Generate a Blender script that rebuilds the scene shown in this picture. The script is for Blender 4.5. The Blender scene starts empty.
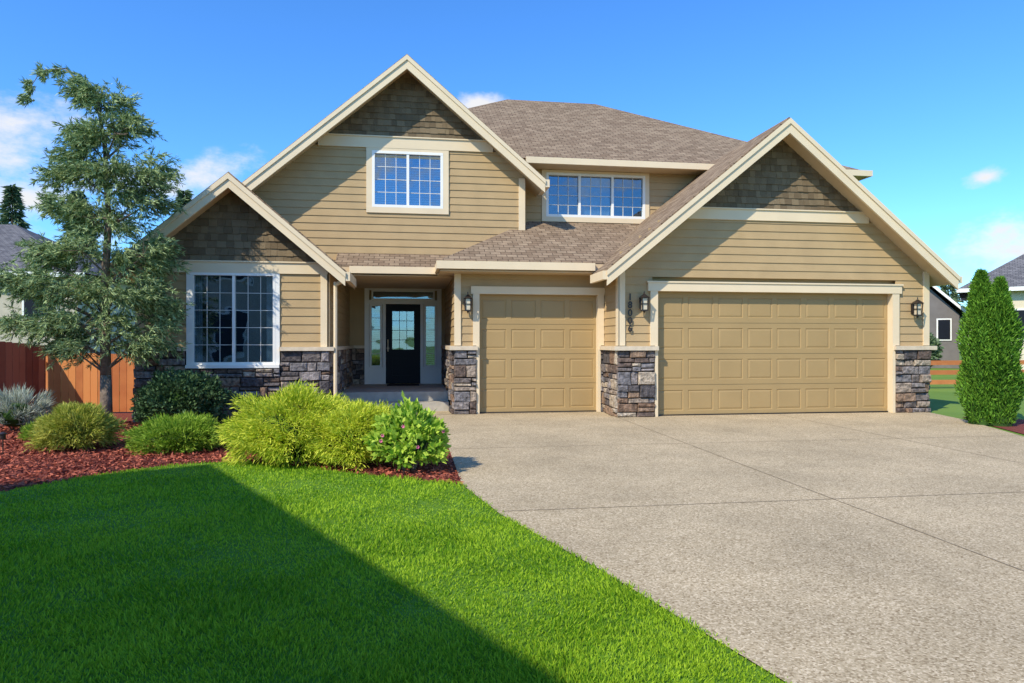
import bpy, math, random
import numpy as np
from mathutils import Vector
random.seed(7); rng=np.random.default_rng(7)
scene=bpy.context.scene
COL=scene.collection
# ------------------------------------------------------------ materials
def nt(name):
    m=bpy.data.materials.new(name); m.use_nodes=True
    return m,m.node_tree.nodes,m.node_tree.links,m.node_tree.nodes['Principled BSDF']
def pmat(name,c,rough=.7,var=.15,scale=6.,bump=0.,bscale=60.,c2=None,spec=.3,island=False,detail=6,iw=.6):
    m,N,L,P=nt(name)
    P.inputs['Roughness'].default_value=rough
    P.inputs['Specular IOR Level'].default_value=spec
    tc=N.new('ShaderNodeTexCoord')
    no=N.new('ShaderNodeTexNoise'); no.inputs['Scale'].default_value=scale; no.inputs['Detail'].default_value=detail
    L.new(tc.outputs['Object'],no.inputs['Vector'])
    cr=N.new('ShaderNodeValToRGB')
    cr.color_ramp.elements[0].position=.3; cr.color_ramp.elements[1].position=.7
    a=tuple(x*(1-var) for x in c); b=tuple(min(1,x*(1+var)) for x in c)
    if c2: a=c;b=c2
    cr.color_ramp.elements[0].color=(*a,1); cr.color_ramp.elements[1].color=(*b,1)
    fac=no.outputs['Fac']
    if island:
        g=N.new('ShaderNodeNewGeometry')
        mx=N.new('ShaderNodeMath'); mx.operation='MULTIPLY_ADD'; mx.inputs[1].default_value=iw
        sc=N.new('ShaderNodeMath'); sc.operation='MULTIPLY'; sc.inputs[1].default_value=1.05-iw
        L.new(no.outputs['Fac'],sc.inputs[0]); L.new(g.outputs['Random Per Island'],mx.inputs[0]); L.new(sc.outputs[0],mx.inputs[2])
        fac=mx.outputs[0]
    L.new(fac,cr.inputs['Fac']); L.new(cr.outputs['Color'],P.inputs['Base Color'])
    if bump>0:
        n2=N.new('ShaderNodeTexNoise'); n2.inputs['Scale'].default_value=bscale; n2.inputs['Detail'].default_value=5
        L.new(tc.outputs['Object'],n2.inputs['Vector'])
        bp=N.new('ShaderNodeBump'); bp.inputs['Strength'].default_value=bump; bp.inputs['Distance'].default_value=.02
        L.new(n2.outputs['Fac'],bp.inputs['Height']); L.new(bp.outputs['Normal'],P.inputs['Normal'])
    return m
def leafmat(name,c1,c2,trans=.35,rough=.6,scale=1.6,iw=.6):
    m=pmat(name,c1,rough,scale=scale,c2=c2,island=True,spec=.2,iw=iw)
    if trans<=0: return m
    N=m.node_tree.nodes;L=m.node_tree.links;P=N['Principled BSDF']
    out=[n for n in N if n.type=='OUTPUT_MATERIAL'][0]
    t=N.new('ShaderNodeBsdfTranslucent'); mx=N.new('ShaderNodeMixShader'); mx.inputs[0].default_value=trans
    cr=[n for n in N if n.type=='VALTORGB'][0]
    L.new(cr.outputs['Color'],t.inputs['Color'])
    L.new(P.outputs[0],mx.inputs[1]); L.new(t.outputs[0],mx.inputs[2]); L.new(mx.outputs[0],out.inputs['Surface'])
    return m
def roofmat(name,c1,c2,mort):
    m,N,L,P=nt(name); P.inputs['Roughness'].default_value=.95; P.inputs['Specular IOR Level'].default_value=.05
    uv=N.new('ShaderNodeUVMap')
    br=N.new('ShaderNodeTexBrick'); br.inputs['Scale'].default_value=1
    br.inputs['Brick Width'].default_value=.21; br.inputs['Row Height'].default_value=.13
    br.inputs['Mortar Size'].default_value=.007; br.inputs['Mortar Smooth'].default_value=.3
    br.inputs['Color1'].default_value=(*c1,1); br.inputs['Color2'].default_value=(*c2,1); br.inputs['Mortar'].default_value=(*mort,1)
    L.new(uv.outputs[0],br.inputs['Vector'])
    no=N.new('ShaderNodeTexNoise'); no.inputs['Scale'].default_value=3.5; no.inputs['Detail'].default_value=9; no.inputs['Roughness'].default_value=.8
    L.new(uv.outputs[0],no.inputs['Vector'])
    mr=N.new('ShaderNodeMapRange'); mr.inputs['From Min'].default_value=.3; mr.inputs['From Max'].default_value=.7; mr.inputs['To Min'].default_value=.7; mr.inputs['To Max'].default_value=1.3
    L.new(no.outputs['Fac'],mr.inputs['Value'])
    mx=N.new('ShaderNodeMix'); mx.data_type='RGBA'; mx.blend_type='MULTIPLY'; mx.inputs[0].default_value=1
    L.new(br.outputs['Color'],mx.inputs[6]); L.new(mr.outputs[0],mx.inputs[7]); L.new(mx.outputs[2],P.inputs['Base Color'])
    bp=N.new('ShaderNodeBump'); bp.inputs['Strength'].default_value=.8; bp.inputs['Distance'].default_value=.015; bp.invert=True
    L.new(br.outputs['Fac'],bp.inputs['Height']); L.new(bp.outputs['Normal'],P.inputs['Normal'])
    return m
def stonemat():
    m,N,L,P=nt('stone_veneer_mat'); P.inputs['Roughness'].default_value=.85
    g=N.new('ShaderNodeNewGeometry'); cr=N.new('ShaderNodeValToRGB'); cr.color_ramp.interpolation='CONSTANT'
    cols=[(.17,.14,.125),(.32,.25,.19),(.085,.072,.07),(.26,.17,.11),(.18,.165,.165),(.42,.34,.25),(.13,.09,.07),(.25,.215,.20),(.22,.135,.085)]
    e=cr.color_ramp.elements
    e[0].position=0; e[0].color=(*cols[0],1); e[1].position=1/9; e[1].color=(*cols[1],1)
    for i in range(2,9):
        k=e.new(i/9); k.color=(*cols[i],1)
    L.new(g.outputs['Random Per Island'],cr.inputs['Fac'])
    tc=N.new('ShaderNodeTexCoord'); no=N.new('ShaderNodeTexNoise'); no.inputs['Scale'].default_value=14; no.inputs['Detail'].default_value=8
    L.new(tc.outputs['Object'],no.inputs['Vector'])
    mr=N.new('ShaderNodeMapRange'); mr.inputs['From Min'].default_value=.3; mr.inputs['From Max'].default_value=.7; mr.inputs['To Min'].default_value=.4; mr.inputs['To Max'].default_value=1.5
    L.new(no.outputs['Fac'],mr.inputs['Value'])
    mx=N.new('ShaderNodeMix'); mx.data_type='RGBA'; mx.blend_type='MULTIPLY'; mx.inputs[0].default_value=1
    L.new(cr.outputs['Color'],mx.inputs[6]); L.new(mr.outputs[0],mx.inputs[7]); L.new(mx.outputs[2],P.inputs['Base Color'])
    bp=N.new('ShaderNodeBump'); bp.inputs['Strength'].default_value=1; bp.inputs['Distance'].default_value=.05
    L.new(no.outputs['Fac'],bp.inputs['Height']); L.new(bp.outputs['Normal'],P.inputs['Normal'])
    return m
def aggregatemat():
    m,N,L,P=nt('exposed_aggregate_mat'); P.inputs['Roughness'].default_value=.9; P.inputs['Specular IOR Level'].default_value=.08
    tc=N.new('ShaderNodeTexCoord')
    vo=N.new('ShaderNodeTexVoronoi'); vo.inputs['Scale'].default_value=95
    L.new(tc.outputs['Object'],vo.inputs['Vector'])
    sp=N.new('ShaderNodeSeparateColor'); L.new(vo.outputs['Color'],sp.inputs[0])
    cr=N.new('ShaderNodeValToRGB'); e=cr.color_ramp.elements
    e[0].position=0; e[0].color=(.28,.205,.115,1); e[1].position=1; e[1].color=(.70,.57,.38,1)
    k=e.new(.3); k.color=(.44,.345,.21,1); k=e.new(.75); k.color=(.53,.42,.265,1)
    L.new(sp.outputs[0],cr.inputs['Fac'])
    no=N.new('ShaderNodeTexNoise'); no.inputs['Scale'].default_value=.8; no.inputs['Detail'].default_value=8; no.inputs['Roughness'].default_value=.7
    L.new(tc.outputs['Object'],no.inputs['Vector'])
    mr=N.new('ShaderNodeMapRange'); mr.inputs['From Min'].default_value=.3; mr.inputs['From Max'].default_value=.7; mr.inputs['To Min'].default_value=.76; mr.inputs['To Max'].default_value=1.12
    L.new(no.outputs['Fac'],mr.inputs['Value'])
    mx=N.new('ShaderNodeMix'); mx.data_type='RGBA'; mx.blend_type='MULTIPLY'; mx.inputs[0].default_value=1
    L.new(cr.outputs['Color'],mx.inputs[6]); L.new(mr.outputs[0],mx.inputs[7]); L.new(mx.outputs[2],P.inputs['Base Color'])
    bp=N.new('ShaderNodeBump'); bp.inputs['Strength'].default_value=.3; bp.inputs['Distance'].default_value=.004; bp.invert=True
    L.new(vo.outputs['Distance'],bp.inputs['Height']); L.new(bp.outputs['Normal'],P.inputs['Normal'])
    return m
def glassmat(name,fac):
    m,N,L,P=nt(name); out=[n for n in N if n.type=='OUTPUT_MATERIAL'][0]
    N.remove(P)
    g=N.new('ShaderNodeBsdfGlossy'); g.inputs['Roughness'].default_value=.02; g.inputs['Color'].default_value=(.75,.9,1,1)
    t=N.new('ShaderNodeBsdfTransparent'); t.inputs['Color'].default_value=(.6,.7,.78,1)
    mx=N.new('ShaderNodeMixShader'); mx.inputs[0].default_value=fac
    tc=N.new('ShaderNodeTexCoord'); no=N.new('ShaderNodeTexNoise'); no.inputs['Scale'].default_value=1.3
    L.new(tc.outputs['Object'],no.inputs['Vector']); bp=N.new('ShaderNodeBump'); bp.inputs['Strength'].default_value=.1; bp.inputs['Distance'].default_value=.08
    L.new(no.outputs['Fac'],bp.inputs['Height']); L.new(bp.outputs['Normal'],g.inputs['Normal'])
    L.new(t.outputs[0],mx.inputs[1]); L.new(g.outputs[0],mx.inputs[2]); L.new(mx.outputs[0],out.inputs['Surface'])
    return m
M={}
M['siding']=pmat('tan_siding_mat',(.455,.318,.162),.6,.06,3,.15,40,spec=.15)
M['shake']=pmat('shake_shingle_mat',(.135,.096,.054),.8,scale=8,c2=(.215,.158,.092),island=True,bump=.4,bscale=50)
M['trim']=pmat('cream_trim_mat',(.76,.61,.40),.5,.04,2)
M['white']=pmat('white_frame_mat',(.84,.82,.76),.4,.03,2)
M['muntin']=pmat('window_muntin_mat',(.72,.70,.64),.4,.03,2)
M['soffit']=pmat('soffit_mat',(.60,.45,.27),.6,.05,3)
M['roof']=roofmat('brown_roof_shingle_mat',(.215,.150,.098),(.32,.235,.155),(.10,.07,.05))
M['groof']=roofmat('gray_roof_shingle_mat',(.12,.115,.12),(.19,.18,.18),(.05,.05,.06))
M['stone']=stonemat()
M['mortar']=pmat('mortar_mat',(.04,.034,.03),.95,.2,30)
M['cap']=pmat('stone_cap_mat',(.64,.53,.38),.7,.1,10,.2)
M['gdoor']=pmat('garage_door_mat',(.385,.262,.115),.5,.04,2,spec=.25)
M['black']=pmat('dark_metal_mat',(.025,.018,.014),.4,.2,10,spec=.5)
M['door']=pmat('black_door_mat',(.006,.008,.014),.5,.1,4,spec=.2)
M['dark']=pmat('dark_interior_mat',(.012,.018,.03),.9,.2,3)
M['blind']=pmat('blind_slat_mat',(.16,.21,.28),.6,.05,3)
M['sheer']=pmat('sheer_curtain_mat',(.55,.55,.50),.8,.25,9)
M['glass']=glassmat('window_glass_mat',.22)
M['glassd']=glassmat('dark_window_glass_mat',.16)
M['lampglass']=pmat('lantern_glass_mat',(.62,.52,.36),.15,.1,10,spec=.6)
M['conc']=pmat('concrete_mat',(.46,.42,.35),.85,.12,8,.3,80)
M['agg']=aggregatemat()
M['joint']=pmat('joint_mat',(.27,.205,.13),.95,.2,20)
M['lawn']=pmat('lawn_soil_mat',(.08,.17,.010),.9,scale=5,c2=(.14,.27,.02),bump=.6,bscale=70)
M['field']=pmat('ground_grass_mat',(.10,.19,.02),.95,scale=.3,c2=(.18,.28,.04),bump=.4,bscale=20)
M['mulch']=pmat('red_mulch_mat',(.10,.022,.015),.95,scale=50,c2=(.30,.075,.05),bump=1,bscale=60)
M['chip']=pmat('mulch_chip_mat',(.14,.03,.02),.9,scale=9,c2=(.50,.14,.08),island=True)
M['cedar']=pmat('cedar_fence_mat',(.50,.16,.05),.7,scale=4,c2=(.74,.29,.09),island=True)
M['cedar2']=pmat('shaded_cedar_mat',(.24,.07,.045),.8,scale=4,c2=(.42,.15,.09),island=True)  # same cedar darkened: shade of the run turned from the sun, in the colour
M['bark']=pmat('bark_mat',(.20,.15,.11),.95,.35,14,.8,40)
M['grass']=leafmat('grass_blade_mat',(.13,.30,.008),(.44,.62,.035),.4,scale=1.1,iw=.42)
M['needle']=leafmat('conifer_needle_mat',(.06,.125,.035),(.48,.58,.26),.2)
M['lime']=leafmat('lime_foliage_mat',(.32,.44,.015),(.82,.84,.10),.35)
M['lime2']=leafmat('juniper_foliage_mat',(.13,.26,.015),(.42,.58,.07),.35)
M['gold']=leafmat('gold_foliage_mat',(.24,.30,.03),(.66,.64,.13),.3)
M['darkleaf']=leafmat('dark_leaf_mat',(.025,.065,.022),(.12,.20,.08),.15)
M['midleaf']=leafmat('broad_leaf_mat',(.16,.33,.02),(.58,.74,.10),.35)
M['arbor']=leafmat('arborvitae_mat',(.035,.12,.010),(.20,.40,.04),.25)
M['silver']=leafmat('silver_leaf_mat',(.24,.29,.22),(.60,.64,.52),.3)
M['far']=leafmat('distant_needle_mat',(.05,.085,.04),(.14,.20,.09),0)
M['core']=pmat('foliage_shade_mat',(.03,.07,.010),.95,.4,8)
M['pink']=pmat('pink_flower_mat',(.72,.14,.32),.6,.3,20)
M['nb1']=pmat('gray_siding_mat',(.50,.43,.33),.7,.08,3)
M['nb2']=pmat('beige_siding_mat',(.62,.53,.38),.7,.08,3)
M['nb3']=pmat('brown_gray_siding_mat',(.17,.15,.14),.7,.08,3)
M['mat_']=pmat('doormat_mat',(.02,.016,.014),.95,.3,60)
# ------------------------------------------------------------ mesh helpers
def empty(name):
    o=bpy.data.objects.new(name,None); COL.objects.link(o); return o
class B:
    def __init__(s): s.v=[];s.f=[]
    def add(s,vs,fs):
        k=len(s.v); s.v+= [tuple(x) for x in vs]; s.f+=[tuple(i+k for i in f) for f in fs]
    def box(s,x0,x1,y0,y1,z0,z1):
        s.add([(x0,y0,z0),(x1,y0,z0),(x1,y1,z0),(x0,y1,z0),(x0,y0,z1),(x1,y0,z1),(x1,y1,z1),(x0,y1,z1)],
              [(0,3,2,1),(4,5,6,7),(0,1,5,4),(1,2,6,5),(2,3,7,6),(3,0,4,7)])
    def obox(s,p,d,n,s0,s1,n0,n1,z0,z1):
        P=lambda a,b,z:(p[0]+d[0]*a+n[0]*b,p[1]+d[1]*a+n[1]*b,z)
        s.add([P(s0,n0,z0),P(s1,n0,z0),P(s1,n1,z0),P(s0,n1,z0),P(s0,n0,z1),P(s1,n0,z1),P(s1,n1,z1),P(s0,n1,z1)],
              [(0,3,2,1),(4,5,6,7),(0,1,5,4),(1,2,6,5),(2,3,7,6),(3,0,4,7)])
    def prism(s,poly,y0,y1):
        n=len(poly)
        s.add([(x,y0,z) for x,z in poly]+[(x,y1,z) for x,z in poly],
              [tuple(range(n)),tuple(range(2*n-1,n-1,-1))]+[(i,i+n,(i+1)%n+n,(i+1)%n) for i in range(n)])
    def slab(s,top,t):
        n=len(top)
        s.add(list(top)+[(x,y,z-t) for x,y,z in top],
              [tuple(range(n)),tuple(range(2*n-1,n-1,-1))]+[(i,i+n,(i+1)%n+n,(i+1)%n) for i in range(n)])
    def cyl(s,p,q,r0,r1,k=10):
        p=Vector(p);q=Vector(q);a=(q-p).normalized();u=a.orthogonal().normalized();w=a.cross(u)
        vs=[p+(u*math.cos(2*math.pi*i/k)+w*math.sin(2*math.pi*i/k))*r0 for i in range(k)]+[q+(u*math.cos(2*math.pi*i/k)+w*math.sin(2*math.pi*i/k))*r1 for i in range(k)]
        s.add(vs,[(i,(i+1)%k,(i+1)%k+k,i+k) for i in range(k)]+[tuple(range(k-1,-1,-1)),tuple(range(k,2*k))])
    def obj(s,name,mat,parent=None,smooth=False,uv=False,fix=True):
        me=bpy.data.meshes.new(name); me.from_pydata(s.v,[],s.f)
        if fix:
            import bmesh
            bm=bmesh.new(); bm.from_mesh(me); bmesh.ops.recalc_face_normals(bm,faces=bm.faces); bm.to_mesh(me); bm.free()
        me.materials.append(mat)
        if uv:
            ul=me.uv_layers.new(name='UVMap')
            for p in me.polygons:
                n=Vector(p.normal)
                if n.z<0: n=-n
                h=Vector((0,0,1)).cross(n)
                h=h.normalized() if h.length>1e-4 else Vector((1,0,0))
                sl=n.cross(h)
                for li in p.loop_indices:
                    co=me.vertices[me.loops[li].vertex_index].co
                    ul.data[li].uv=(co.dot(h),co.dot(sl))
        if smooth:
            for p in me.polygons: p.use_smooth=True
        o=bpy.data.objects.new(name,me); COL.objects.link(o)
        if parent: o.parent=parent
        return o
def npmesh(name,V,mat,parent=None,tri=False):
    """V: (n,k,3) separate k-gons"""
    n,k,_=V.shape
    me=bpy.data.meshes.new(name)
    me.vertices.add(n*k); me.vertices.foreach_set('co',V.reshape(-1).astype(np.float32))
    me.loops.add(n*k); me.loops.foreach_set('vertex_index',np.arange(n*k,dtype=np.int32))
    me.polygons.add(n); me.polygons.foreach_set('loop_start',np.arange(0,n*k,k,dtype=np.int32))
    me.polygons.foreach_set('loop_total',np.full(n,k,dtype=np.int32))
    me.update(calc_edges=True); me.validate()
    me.materials.append(mat)
    o=bpy.data.objects.new(name,me); COL.objects.link(o)
    if parent: o.parent=parent
    return o
def unit(a): return a/np.maximum(np.linalg.norm(a,axis=1,keepdims=True),1e-6)
def leafquads(P,D,L,W):
    D=unit(D); R=unit(np.cross(D,rng.normal(size=D.shape)))
    L=L[:,None];W=W[:,None]
    return np.stack([P,P+D*L*.5+R*W*.5,P+D*L,P+D*L*.5-R*W*.5],1)
# ------------------------------------------------------------ wall pieces
def laps(name,p,d,n,z0,z1,ivals,parent,course=.155,mat='siding'):
    b=B(); z=z0
    while z<z1-.005:
        zt=min(z+course,z1)
        for s0,s1 in ivals(z,zt):
            if s1-s0<.02: continue
            P=lambda a,o,zz:(p[0]+d[0]*a+n[0]*o,p[1]+d[1]*a+n[1]*o,zz)
            o1=.021+random.uniform(-.001,.001); zz=zt+.012
            b.add([P(s0,-.01,z),P(s1,-.01,z),P(s1,o1,z),P(s0,o1,z),P(s0,.004,zz),P(s1,.004,zz),P(s0,-.01,zz),P(s1,-.01,zz)],
                  [(0,1,2,3),(3,2,5,4),(4,5,7,6),(0,3,4,6),(1,7,5,2)])
        z=zt
    return b.obj(name,M[mat],parent)
def shakes(name,y,z0,z1,iv,parent):
    b=B(); z=z0
    while z<z1:
        r=iv(z+.06)
        if r:
            x,x1=r
            x-=random.uniform(0,.1)
            while x<x1:
                w=random.uniform(.08,.17); dz=random.uniform(0,.012); o=random.uniform(.02,.032)
                xa,xb=x+.003,min(x+w,x1)
                if xb-xa>.01:
                    b.add([(xa,y,z+dz),(xb,y,z+dz),(xb,y-o,z+dz),(xa,y-o,z+dz),(xa,y-.006,z+.15),(xb,y-.006,z+.15)],
                      [(0,1,2,3),(3,2,5,4),(0,3,4),(1,5,2)])
                x+=w
        z+=.13
    return b.obj(name,M['shake'],parent)
def stones(name,areas,parent):
    """areas: (p,d,n,s0,s1,z0,z1)"""
    b=B(); mb=B()
    for p,d,n,s0,s1,z0,z1 in areas:
        mb.obox(p,d,n,s0+.01,s1-.01,-.05,.02,z0,z1)
        z=z0
        while z<z1-.01:
            h=random.choice([.10,.13,.17,.21,.25]); 
            if z1-(z+h)<.08: h=z1-z
            s=s0
            while s<s1-.01:
                w=random.uniform(.13,.40)
                if s1-(s+w)<.1: w=s1-s
                fr=random.uniform(.35,.65)
                subs=[(z,z+h)] if (h<.15 or random.random()<.5) else [(z,z+h*fr),(z+h*fr,z+h)]
                for za,zb in subs:
                    g=.007; i=.016
                    P=lambda a,q,zz:(p[0]+d[0]*a+n[0]*q,p[1]+d[1]*a+n[1]*q,zz)
                    J=lambda: random.uniform(-.012,.012)
                    o=random.uniform(.045,.11)
                    A=[(s+g,za+g),(s+w-g,za+g),(s+w-g,zb-g),(s+g,zb-g)]
                    A=[(a_+J()*.5,c_+J()*.5) for a_,c_ in A]
                    I=[(s+g+i,za+g+i),(s+w-g-i,za+g+i),(s+w-g-i,zb-g-i),(s+g+i,zb-g-i)]
                    vs=[P(a,0,c) for a,c in A]+[P(a+J()*.5,o-.02+J(),c) for a,c in A]+[P(a+J(),o+J(),c+J()*.6) for a,c in I]
                    fs=[(8,9,10,11)]
                    for k in range(4):
                        k2=(k+1)%4; fs+=[(k,k2,4+k2,4+k),(4+k,4+k2,8+k2,8+k)]
                    b.add(vs,fs)
                s+=w
            z+=h
    b.obj(name,M['stone'],parent); mb.obj(name+'_mortar',M['mortar'],parent)
def window(name,x0,x1,z0,z1,y,splits,muntins,parent,fw=.055,blind=True,gm='glass',bm='blind',curtain=False,mw=.006):
    f=B(); mu=B()
    f.box(x0,x1,y-.045,y+.05,z0,z0+fw); f.box(x0,x1,y-.045,y+.05,z1-fw,z1)
    f.box(x0,x0+fw,y-.043,y+.05,z0+fw,z1-fw); f.box(x1-fw,x1,y-.043,y+.05,z0+fw,z1-fw)
    xs=[x0+fw]
    for s in splits:
        xm=x0+(x1-x0)*s; f.box(xm-fw*.5,xm+fw*.5,y-.035,y+.05,z0+fw,z1-fw); xs+= [xm-fw*.5,xm+fw*.5]
    xs.append(x1-fw)
    for i in range(0,len(xs),2):
        a,c=xs[i],xs[i+1]; cols,rows=muntins
        for k in range(1,cols):
            xm=a+(c-a)*k/cols; mu.box(xm-mw,xm+mw,y+.004,y+.012,z0+fw,z1-fw)
        for k in range(1,rows):
            zm=z0+fw+(z1-z0-2*fw)*k/rows; mu.box(a,c,y+.0045,y+.0115,zm-mw,zm+mw)
    f.obj(name+'_frame',M['white'],parent)
    if mu.v: mu.obj(name+'_muntins',M['muntin'],parent)
    g=B(); g.box(x0+.02,x1-.02,y+.016,y+.02,z0+.02,z1-.02); g.obj(name+'_glass',M[gm],parent)
    k=B(); k.box(x0,x1,y+.10,y+.115,z0,z1); k.obj(name+'_interior',M['dark'],parent)
    if blind:
        s=B(); z=z0+fw
        while z<z1-.03:
            s.add([(x0+.03,y+.05,z),(x1-.03,y+.05,z),(x1-.03,y+.075,z+.022),(x0+.03,y+.075,z+.022)],[(0,1,2,3)]); z+=.05
        s.obj(name+'_blinds',M[bm],parent)
    if curtain:
        s=B()
        for (ca,cb) in ((x0+fw,x0+fw+.13),(x1-fw-.13,x1-fw)):
            q=8
            for i in range(q):
                xa=ca+(cb-ca)*i/q; xb=ca+(cb-ca)*(i+1)/q; ya=y+.07+.015*(i%2); yb=y+.07+.015*((i+1)%2)
                s.add([(xa,ya,z0+.05),(xb,yb,z0+.05),(xb,yb,z1-.05),(xa,ya,z1-.05)],[(0,1,2,3)])
        s.obj(name+'_curtains',M['sheer'],parent)
def garage_door(name,x0,x1,z1,y,cols,parent):
    b=B(); rows=4; cw=(x1-x0)/cols; rh=z1/rows
    for r in range(rows):
        for c in range(cols):
            xa,xb=x0+c*cw,x0+(c+1)*cw; za,zb=r*rh+.004,(r+1)*rh-.004
            rings=[]
            for (ix,iz,yy) in [(0,0,0),(.05,.10,0),(.062,.112,.012),(.095,.145,.002)]:
                rings.append([(xa+ix,y+yy,za+iz),(xb-ix,y+yy,za+iz),(xb-ix,y+yy,zb-iz),(xa+ix,y+yy,zb-iz)])
            vs=sum(rings,[]); fs=[(12,13,14,15)]
            for q in range(3):
                for k in range(4):
                    k2=(k+1)%4; fs.append((q*4+k,q*4+k2,q*4+4+k2,q*4+4+k))
            b.add(vs,fs)
    for r in range(rows+1): b.box(x0,x1,y+.006,y+.03,max(0,r*rh-.004),r*rh+.004)
    b.obj(name,M['gdoor'],parent,fix=False)
def lantern(x,y,z,parent):
    b=B()
    b.box(x-.05,x+.05,y-.045,y-.02,z-.10,z+.10); b.box(x-.012,x+.012,y-.14,y-.04,z+.12,z+.14)
    b.box(x-.012,x+.012,y-.05,y-.03,z+.08,z+.14)
    cy=y-.15
    b.add([(x-.085,cy-.085,z+.10),(x+.085,cy-.085,z+.10),(x+.085,cy+.085,z+.10),(x-.085,cy+.085,z+.10),(x,cy,z+.19)],[(0,1,4),(1,2,4),(2,3,4),(3,0,4),(3,2,1,0)])
    b.box(x-.055,x+.055,cy-.055,cy+.055,z-.15,z-.125)
    for sx in(-1,1):
        for sy in(-1,1): b.cyl((x+sx*.05,cy+sy*.05,z-.13),(x+sx*.066,cy+sy*.066,z+.10),.011,.011,6)
    b.box(x-.06,x+.06,cy-.06,cy+.06,z-.02,z-.005)
    b.cyl((x,cy,z-.2),(x,cy,z-.15),.005,.025,8)
    b.cyl((x,cy,z+.19),(x,cy,z+.23),.012,.006,8)
    b.obj('wall_lantern',M['black'],parent)
    g=B(); g.box(x-.042,x+.042,cy-.042,cy+.042,z-.125,z+.09); g.obj('lantern_glass',M['lampglass'],parent)
# ============================================================ HOUSE
H=empty('suburban_house')
X=(1,0);NY=(0,-1)
def gable_trim(cx,zr,s,xl,xr,y,parent,h=.25):
    b=B()
    for xe in (xl,xr):
        ze=zr-s*abs(xe-cx)
        b.prism([(cx,zr-.03),(xe,ze-.03),(xe,ze-.03-h),(cx,zr-.03-h)],y-.03,y+.015)
        sx=1 if xe>cx else -1
        b.prism([(cx,zr+.0),(xe+sx*.01,ze+.0-.008),(xe+sx*.01,ze-.10),(cx,zr-.10)],y-.055,y-.031)
    b.obj('barge_board',M['trim'],parent)
def roofplane(top,name='roof'):
    b=B(); b.slab([(x,y,z+.035) for x,y,z in top],.035); b.obj(name+'_shingles',M['roof'],H,uv=True)
    d=B(); d.slab([(x,y,z-.002) for x,y,z in top],.15); d.obj(name+'_deck',M['soffit'],H)
# --- double garage bay
cx,zr,s=7.17,5.71,.82
Zt=lambda x:zr-s*abs(x-cx)
roofplane([(3.57,12.12,Zt(3.57)),(cx,12.12,zr),(cx,19,zr),(3.95,19,Zt(3.95)),(3.95,13.2,Zt(3.95)),(3.57,13.12,Zt(3.57))],'garage_gable_left')
roofplane([(cx,12.12,zr),(10.77,12.12,Zt(10.77)),(10.77,19,Zt(10.77)),(cx,19,zr)],'garage_gable_right')
gable_trim(cx,zr,s,3.57,10.77,12.12,H)
b=B(); b.box(10.77,10.87,12.1,19,Zt(10.77)-.15,Zt(10.77)-.01); b.box(3.49,3.57,12.1,13.0,Zt(3.57)-.17,Zt(3.57)-.01); b.obj('garage_gutter',M['trim'],H)
body=B(); body.prism([(3.97,0),(10.48,0),(10.48,Zt(10.48)-.12),(cx,zr-.12),(3.97,Zt(3.97)-.12)],12.72,20)
def lim(z,zt,x0,x1,cx=cx,zr=zr,s=s):
    w=(zr-.08-z)/s; return max(x0,cx-w),min(x1,cx+w)
D0,D1=4.71,9.68
def iv(z,zt):
    a,c=lim(z,zt,3.95,10.5)
    if z<2.54: return [(a,D0-.10),(D1+.10,c)]
    return [(a,c)]
laps('garage_gable_siding',(0,12.6),X,NY,1.3,3.85,iv,H)
shakes('garage_gable_shakes',12.6,4.03,5.62,lambda z:(lim(z,z,3.95,10.5) if z<5.55 else None),H)
t=B()
a,c=lim(4.0,4,3.95,10.5); t.box(a,c,12.555,12.60,3.83,4.05); t.box(a,c,12.53,12.556,4.035,4.06)
t.box(D0-.15,D0,12.545,12.72,1.37,2.42); t.box(D1,D1+.15,12.545,12.72,1.37,2.42)
t.box(D0-.06,D0,12.545,12.72,0,1.37); t.box(D1,D1+.06,12.545,12.72,0,1.37)
t.box(D0-.2,D1+.2,12.535,12.72,2.42,2.58); t.box(D0-.22,D1+.22,12.515,12.72,2.58,2.61)
t.box(3.93,4.06,12.56,12.62,1.37,2.92); t.box(3.915,3.945,12.56,12.70,1.37,2.92); t.box(10.39,10.52,12.56,12.62,1.37,2.88)
# --- single garage
S0,S1=1.37,3.80
body.box(.91,3.97,13.72,20,0,2.86)
laps('single_garage_siding',(0,13.6),X,NY,1.3,2.86,lambda z,zt:[(.89,S0-.1),(S1+.1,3.95)] if z<2.52 else [(.89,3.95)],H)
t.box(S0-.13,S0,13.545,13.72,1.37,2.40); t.box(S1,S1+.13,13.545,13.72,1.37,2.40); t.box(S0-.06,S0,13.545,13.72,0,1.37); t.box(S1,S1+.06,13.545,13.72,0,1.37)
t.box(S0-.17,S1+.145,13.535,13.72,2.40,2.55); t.box(.87,1.0,13.56,13.61,1.37,2.85)
garage_door('double_garage_door',D0,D1,2.42,12.70,8,H)
garage_door('single_garage_door',S0,S1,2.40,13.68,4,H)
b=B(); b.box(D0,D1,12.68,12.72,.0,.03); b.box(S0,S1,13.66,13.70,.0,.03); b.obj('door_bottom_seal',M['black'],H)
# side walls
laps('garage_bay_side_siding',(3.95,13.6),(0,-1),(-1,0),1.3,2.9,lambda z,zt:[(0,1.0)],H)
laps('garage_porch_side_siding',(.89,17.4),(0,-1),(-1,0),1.3,2.85,lambda z,zt:[(0,3.8)],H)
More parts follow.
